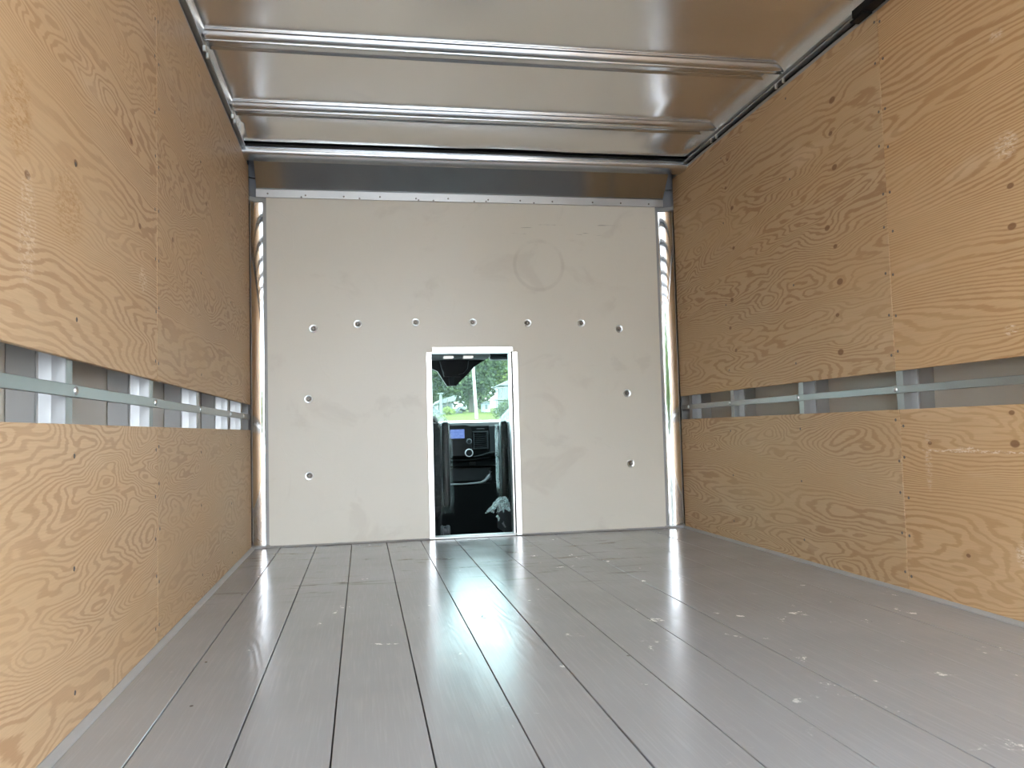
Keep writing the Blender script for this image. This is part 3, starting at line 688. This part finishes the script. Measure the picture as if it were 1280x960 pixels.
# gathered knot at the foot of the right cover, and its tail
kn = MB(); rk_ = random.Random(5)
for i in range(7):
    p = Vector((1.405+rk_.uniform(-.02, .03), 5.03+rk_.uniform(-.01, .02), .15)); pts = []
    for j in range(6):
        pts.append(p.copy()); p += Vector((rk_.uniform(-.018, .010)-.003*i+.006, rk_.uniform(-.006, .006), -.019))
    kn.tube(pts, [.006, .012, .013, .009, .012, .004], 7)
kn.build('gathered_knot', MT['film2'], c2, 60)
MB().tube([(1.372, 5.0, .055), (1.36, 5.0, .035), (1.372, 5.0, .02), (1.366, 5.0, .005)], [.005, .012, .007, .003], 8).build('loose_tail', MT['film2'], c2, 60)
MB().lathe([(.030, 0), (.034, .006), (.034, .012), (.028, .016), (.028, .035), (.033, .038), (.033, .052), (.026, .056), (0, .057)], (1.012, 4.99, -.035), 'x', 20).build('adjuster_wheel', MT['dim'], s1, 40)
MB().tube([(1.385, 4.90, .012), (1.378, 4.90, .004), (1.386, 4.90, -.010), (1.394, 4.90, -.022)], [.005, .006, .005, .004], 8).build('release_hook', MT['silver'], s2, 60)

# ------------------------------------------------------------------ outside
def far(x30, z30, y): k = y/30.0; return Vector((.556+(x30-.556)*k, y, .564+(z30-.564)*k))
st = MB()
gp = [(-60, -.85), (12, -.85), (40, .15), (47, .70), (50, 1.02)]
for (ya, za), (yb, zb) in zip(gp, gp[1:]): st.poly([(-60, ya, za), (70, ya, za), (70, yb, zb), (-60, yb, zb)])
struct(st.build('ground', MT['asphalt']), 'grey street the truck stands on', 'street')
struct(MB().poly([(-60, 50, 1.02), (70, 50, 1.02), (70, 52.2, 1.16), (-60, 52.2, 1.16)]).build('pavement', MT['concrete']), 'pale pavement at the edge of the lawn', 'pavement')
lw = MB(); gq = [(52.2, 1.16), (60, 1.75), (75, 2.35), (140, 4.5)]
for (ya, za), (yb, zb) in zip(gq, gq[1:]): lw.poly([(-60, ya, za), (90, ya, za), (90, yb, zb), (-60, yb, zb)])
struct(lw.build('lawn', MT['lawn']), 'green lawn beyond the street', 'lawn')
def gz(y):
    q = gp+gq
    for (ya, za), (yb, zb) in zip(q, q[1:]):
        if ya <= y <= yb: return za+(zb-za)*(y-ya)/(yb-ya)
    return q[-1][1]

def tree(label, x, y, blobs, n, size, mat, trunk_r=.25, seed=1, group='trees beyond the windscreen', cat='tree', name='tree'):
    rnd = random.Random(seed); z0 = gz(y)
    t = thing(name, label, cat, (x, y, z0), group)
    m = MB(); tot = sum(b[3]*b[3]*1.0 for b in blobs)
    for (bx, by, bz, r) in blobs:
        for _ in range(int(n*r*r/tot)):
            d = Vector((rnd.gauss(0, 1), rnd.gauss(0, 1), rnd.gauss(0, 1))).normalized()
            p = Vector((bx, by, bz))+d*r*rnd.uniform(.55, 1.05)
            a = Vector((rnd.gauss(0, 1), rnd.gauss(0, 1), rnd.gauss(0, .6))).normalized(); b = a.cross(d+Vector((.01, .02, .03))).normalized()
            sz = size*rnd.uniform(.6, 1.3)
            m.poly([p-a*sz, p+b*sz*.55, p+a*sz, p-b*sz*.55])
    m.build('foliage', mat, t)
    if trunk_r:
        b0 = blobs[0]; top = Vector((b0[0], b0[1], b0[2]+b0[3]*.3))
        w = MB(); w.tube([(x, y, z0-.1), (x+.05, y, z0+1.2), ((x+top.x)/2, (y+top.y)/2, (z0+top.z)/2), top], [trunk_r*1.2, trunk_r, trunk_r*.8, trunk_r*.25], 10)
        for bx, by, bz, r in blobs[1:]: w.tube([((x+top.x)/2, (y+top.y)/2, (z0+top.z)/2), (bx, by, bz)], [trunk_r*.5, trunk_r*.15], 6)
        w.build('trunk', MT['bark'], t, 60)
    return t
p = far(4.50, 1.1, 66)
tree('large dark green tree behind the pale pole', 10.0, 71, [(9.2, 71, 7.0, 2.8), (6.9, 71, 6.6, 2.1), (11.3, 72, 7.3, 2.4), (9.0, 70, 4.8, 1.6), (10.6, 71, 5.1, 1.5), (7.7, 72, 4.9, 1.2), (9.4, 73, 10, 3.2)], 15000, .19, MT['leaf1'], .28, 2)
p = far(5.7, 1.2, 72)
tree('light green leafy tree at the upper right of the windscreen', 14.4, 79, [(14.4, 79, 8.8, 2.5), (16.6, 79, 8.0, 2.4), (12.7, 79, 9.1, 2.0), (14.2, 79, 6.6, 1.7), (15.5, 81, 11, 2.7)], 14000, .19, MT['leaf2'], .22, 3)
tree('pale green tree at the left edge of the windscreen', 5.6, 80, [(6.6, 80, 5.6, 2.0), (5.0, 80, 6.6, 2.4), (7.6, 80, 7.8, 2.2), (8.6, 81, 5.4, 1.4)], 14000, .20, MT['leaf3'], .22, 4)
tree('grey green tree standing far behind the lawn', 15.0, 100, [(15, 100, 8.2, 3.6), (10.5, 100, 7.5, 3.6), (19.5, 100, 8.5, 3.8), (7, 101, 7, 3.6), (12.5, 101, 12.5, 4.4), (18, 101, 13.5, 4), (14, 99.5, 5, 2.2), (10, 99.5, 4.6, 2.0)], 26000, .27, MT['leaf3'], .3, 5)
q = far(5.85, 1.35, 54)
tree('rounded green bush beside the parked car', q.x, 54, [(q.x, 54, gz(54)+.75, .62), (q.x-.55, 54, gz(54)+.45, .45), (q.x+.5, 54, gz(54)+.6, .55)], 1600, .07, MT['leaf1'], .05, 6, 'bushes on the lawn', 'bush', 'bush')
q = far(3.62, 1.2, 60)
tree('small green bush below the white house on the left', q.x, 60, [(q.x, 60, gz(60)+.35, .35), (q.x+.35, 60, gz(60)+.25, .26)], 700, .06, MT['leaf2'], .03, 7, 'bushes on the lawn', 'bush', 'bush')

# utility pole
a = far(4.715, .99, 55); b = far(4.595, 3.48, 55); d = (b-a)/(b.z-a.z)
up_ = thing('utility_pole', 'pale leaning utility pole in front of the large tree', 'pole', a)
MB().tube([a-d*.2, a+d*8.5], [.115, .085], 12).build('pole', MT['pole'], up_, 60)
t = a+d*7.9
MB().box(t.x-.9, t.x+.9, t.y-.06, t.y+.06, t.z, t.z+.12).build('crossarm', MT['pole'], up_)
t = a+d*2.85
MB().box(t.x-.10, t.x+.06, t.y-.16, t.y-.11, t.z-.12, t.z+.12, .01).build('metal_band', MT['silver'], up_)

def window(parent, x, y, z, w, h, name='window'):
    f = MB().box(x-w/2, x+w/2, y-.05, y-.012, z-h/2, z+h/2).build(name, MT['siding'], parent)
    MB().box(x-w/2+.05, x+w/2-.05, y-.062, y-.051, z-h/2+.05, z+h/2-.05).build('pane', MT['darkwin'], f)
# house on the right with a balcony on posts
hy = 62; gh = gz(hy)
hr = thing('house', 'white house with railed balcony on posts, right of the pole', 'house', (14.0, hy+4, gh))
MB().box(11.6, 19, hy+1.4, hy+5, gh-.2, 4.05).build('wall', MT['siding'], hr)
MB().prism([(11.1, 4.06), (19.6, 4.06), (15.3, 5.9)], 'y', hy+1.0, hy+5.4).build('roof', MT['roofing'], hr)
for x in (12.3, 13.6, 15): window(hr, x, hy+1.4, 3.45, .7, .8)
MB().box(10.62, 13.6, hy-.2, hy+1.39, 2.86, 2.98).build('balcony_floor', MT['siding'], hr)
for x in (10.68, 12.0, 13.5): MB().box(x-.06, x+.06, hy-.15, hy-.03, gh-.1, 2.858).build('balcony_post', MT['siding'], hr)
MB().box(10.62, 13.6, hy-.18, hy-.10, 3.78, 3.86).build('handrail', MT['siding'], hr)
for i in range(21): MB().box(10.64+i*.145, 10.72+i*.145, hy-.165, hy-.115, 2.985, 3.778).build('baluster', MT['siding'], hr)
MB().prism([(12.3, gh), (12.55, gh), (13.55, 2.85), (13.3, 2.85)], 'y', hy-.9, hy-.25).build('stair', MT['roofing'], hr)
# house on the left, mostly hidden by trees
ly = 64; gl_ = gz(ly)
hl = thing('house', 'small white house with porch and chimney, left of the pole', 'house', (8.2, ly+2, gl_))
a = far(3.30, 1.0, ly); b = far(3.84, 1.62, ly)
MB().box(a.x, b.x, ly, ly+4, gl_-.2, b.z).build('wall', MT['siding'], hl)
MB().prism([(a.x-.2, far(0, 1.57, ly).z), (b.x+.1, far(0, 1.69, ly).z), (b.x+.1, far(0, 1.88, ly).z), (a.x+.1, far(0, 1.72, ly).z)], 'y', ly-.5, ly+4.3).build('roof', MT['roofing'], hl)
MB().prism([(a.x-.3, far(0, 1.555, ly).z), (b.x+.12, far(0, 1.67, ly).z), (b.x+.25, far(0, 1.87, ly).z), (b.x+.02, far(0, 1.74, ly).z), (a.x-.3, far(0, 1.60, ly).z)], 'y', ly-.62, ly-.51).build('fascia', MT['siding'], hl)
c = far(3.36, 1.3, ly)
MB().box(c.x-.09, c.x+.09, ly-.9, ly-.7, gl_-.1, far(0, 1.93, ly).z).box(c.x-.2, c.x+.2, ly-.98, ly-.62, far(0, 1.93, ly).z, far(0, 1.965, ly).z).build('chimney', MT['siding'], hl)
for x30 in (3.50, 3.66): window(hl, far(x30, 0, ly).x, ly, far(0, 1.40, ly).z, .28, .55)
for x30 in (3.42, 3.80): MB().box(far(x30, 0, ly).x-.05, far(x30, 0, ly).x+.05, ly-.55, ly-.45, gl_-.1, far(0, 1.57, ly).z).build('porch_post', MT['siding'], hl)
# white garage with a dark eave just right of it
g = thing('garage', 'low white garage with a dark sloping roof edge', 'garage', (8.0, 67, gz(67)))
gx0, gx1 = far(3.92, 0, 67).x, far(4.2, 0, 67).x
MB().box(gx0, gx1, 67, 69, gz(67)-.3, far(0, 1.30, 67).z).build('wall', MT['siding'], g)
MB().prism([(gx0-.3, far(0, 1.06, 67).z), (gx0-.15, far(0, 1.02, 67).z), (gx1-.2, far(0, 1.40, 67).z), (gx1+.3, far(0, 1.30, 67).z), (gx1-.2, far(0, 1.48, 67).z)], 'y', 66.7, 69.2).build('roof', MT['roofing'], g)
# pale shed
sy = 70
sh = thing('shed', 'pale blue garden shed between the pole and the bush', 'shed', (far(5.08, 0, sy).x, sy, gz(sy)))
x0, x1 = far(4.98, 0, sy).x, far(5.22, 0, sy).x
MB().box(x0, x1, sy, sy+1.5, gz(sy)-.2, far(0, 1.56, sy).z).build('wall', MT['shed'], sh)
MB().box(x0+.12, x0+.34, sy-.03, sy-.001, gz(sy)+.25, far(0, 1.52, sy).z).build('door', MT['siding'], sh)
MB().prism([(x0-.1, far(0, 1.56, sy).z+.001), (x1+.1, far(0, 1.56, sy).z+.001), ((x0+x1)/2, far(0, 1.66, sy).z)], 'y', sy-.15, sy+1.6).build('roof', MT['siding'], sh)
# parked car, seen almost end on along its left side
cx0 = 8.02; gcar = .19
car = thing('car', 'white parked car at the right edge of the windscreen', 'car', (cx0+.9, 42.3, gcar))
body = [(40.1, gcar+.25), (40.0, gcar+.55), (40.15, gcar+.92), (41.0, gcar+.98), (43.6, gcar+.96), (44.5, gcar+.80), (44.65, gcar+.5), (44.6, gcar+.25)]
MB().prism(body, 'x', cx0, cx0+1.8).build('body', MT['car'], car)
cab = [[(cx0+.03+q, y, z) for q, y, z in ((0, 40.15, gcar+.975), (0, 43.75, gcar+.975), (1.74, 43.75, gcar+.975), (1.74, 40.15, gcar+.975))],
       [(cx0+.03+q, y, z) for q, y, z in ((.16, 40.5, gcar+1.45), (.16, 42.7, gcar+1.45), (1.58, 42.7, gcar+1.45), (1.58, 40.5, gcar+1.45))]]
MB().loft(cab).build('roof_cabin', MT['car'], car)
for y0, y1 in ((40.55, 41.25), (41.4, 42.2), (42.35, 43.05)):
    zb, zt_ = gcar+1.04, gcar+1.38; fx = lambda z: cx0+.03+.16*(z-gcar-.975)/.475-.004
    ins = .0 if y1 < 43 else .35
    m = MB(); A_ = [m.bm.verts.new(v) for v in ((fx(zb), y0, zb), (fx(zb), y1, zb), (fx(zt_), y1-ins, zt_), (fx(zt_), y0, zt_))]; B_ = [m.bm.verts.new((v.co.x+.003, v.co.y, v.co.z)) for v in A_]
    m.bm.faces.new(A_); m.bm.faces.new(B_[::-1])
    for i in range(4): m.bm.faces.new((A_[i], A_[(i+1) % 4], B_[(i+1) % 4], B_[i]))
    m.build('side_window', MT['darkwin'], car)
for y in (40.9, 43.7):
    for x in (cx0-.012, cx0+1.64): MB().lathe([(.20, 0), (.31, .005), (.32, .03), (.32, .15), (.31, .172), (.20, .175)], (x, y, gcar+.32), 'x', 20).build('wheel', MT['tyre'], car, 40)
# trees behind the truck: they only show mirrored in the corner posts
for i, (x, y, h) in enumerate(((-16, -45, 5.5), (-1.4, -19, 5.6), (6, -46, 5.5), (17, -49, 6.5))):
    tree(['leafy tree behind the truck, furthest left', 'leafy tree behind the truck, left of centre', 'leafy tree behind the truck, right of centre', 'leafy tree behind the truck, furthest right'][i],
         x, y, [(x, y, h*.5, h*.48), (x-1.6, y, h*.3, h*.33), (x+1.7, y+.4, h*.32, h*.34)], 2600, .30, MT['leaf1' if i % 2 else 'leaf2'], .25, 20+i, 'trees behind the truck')
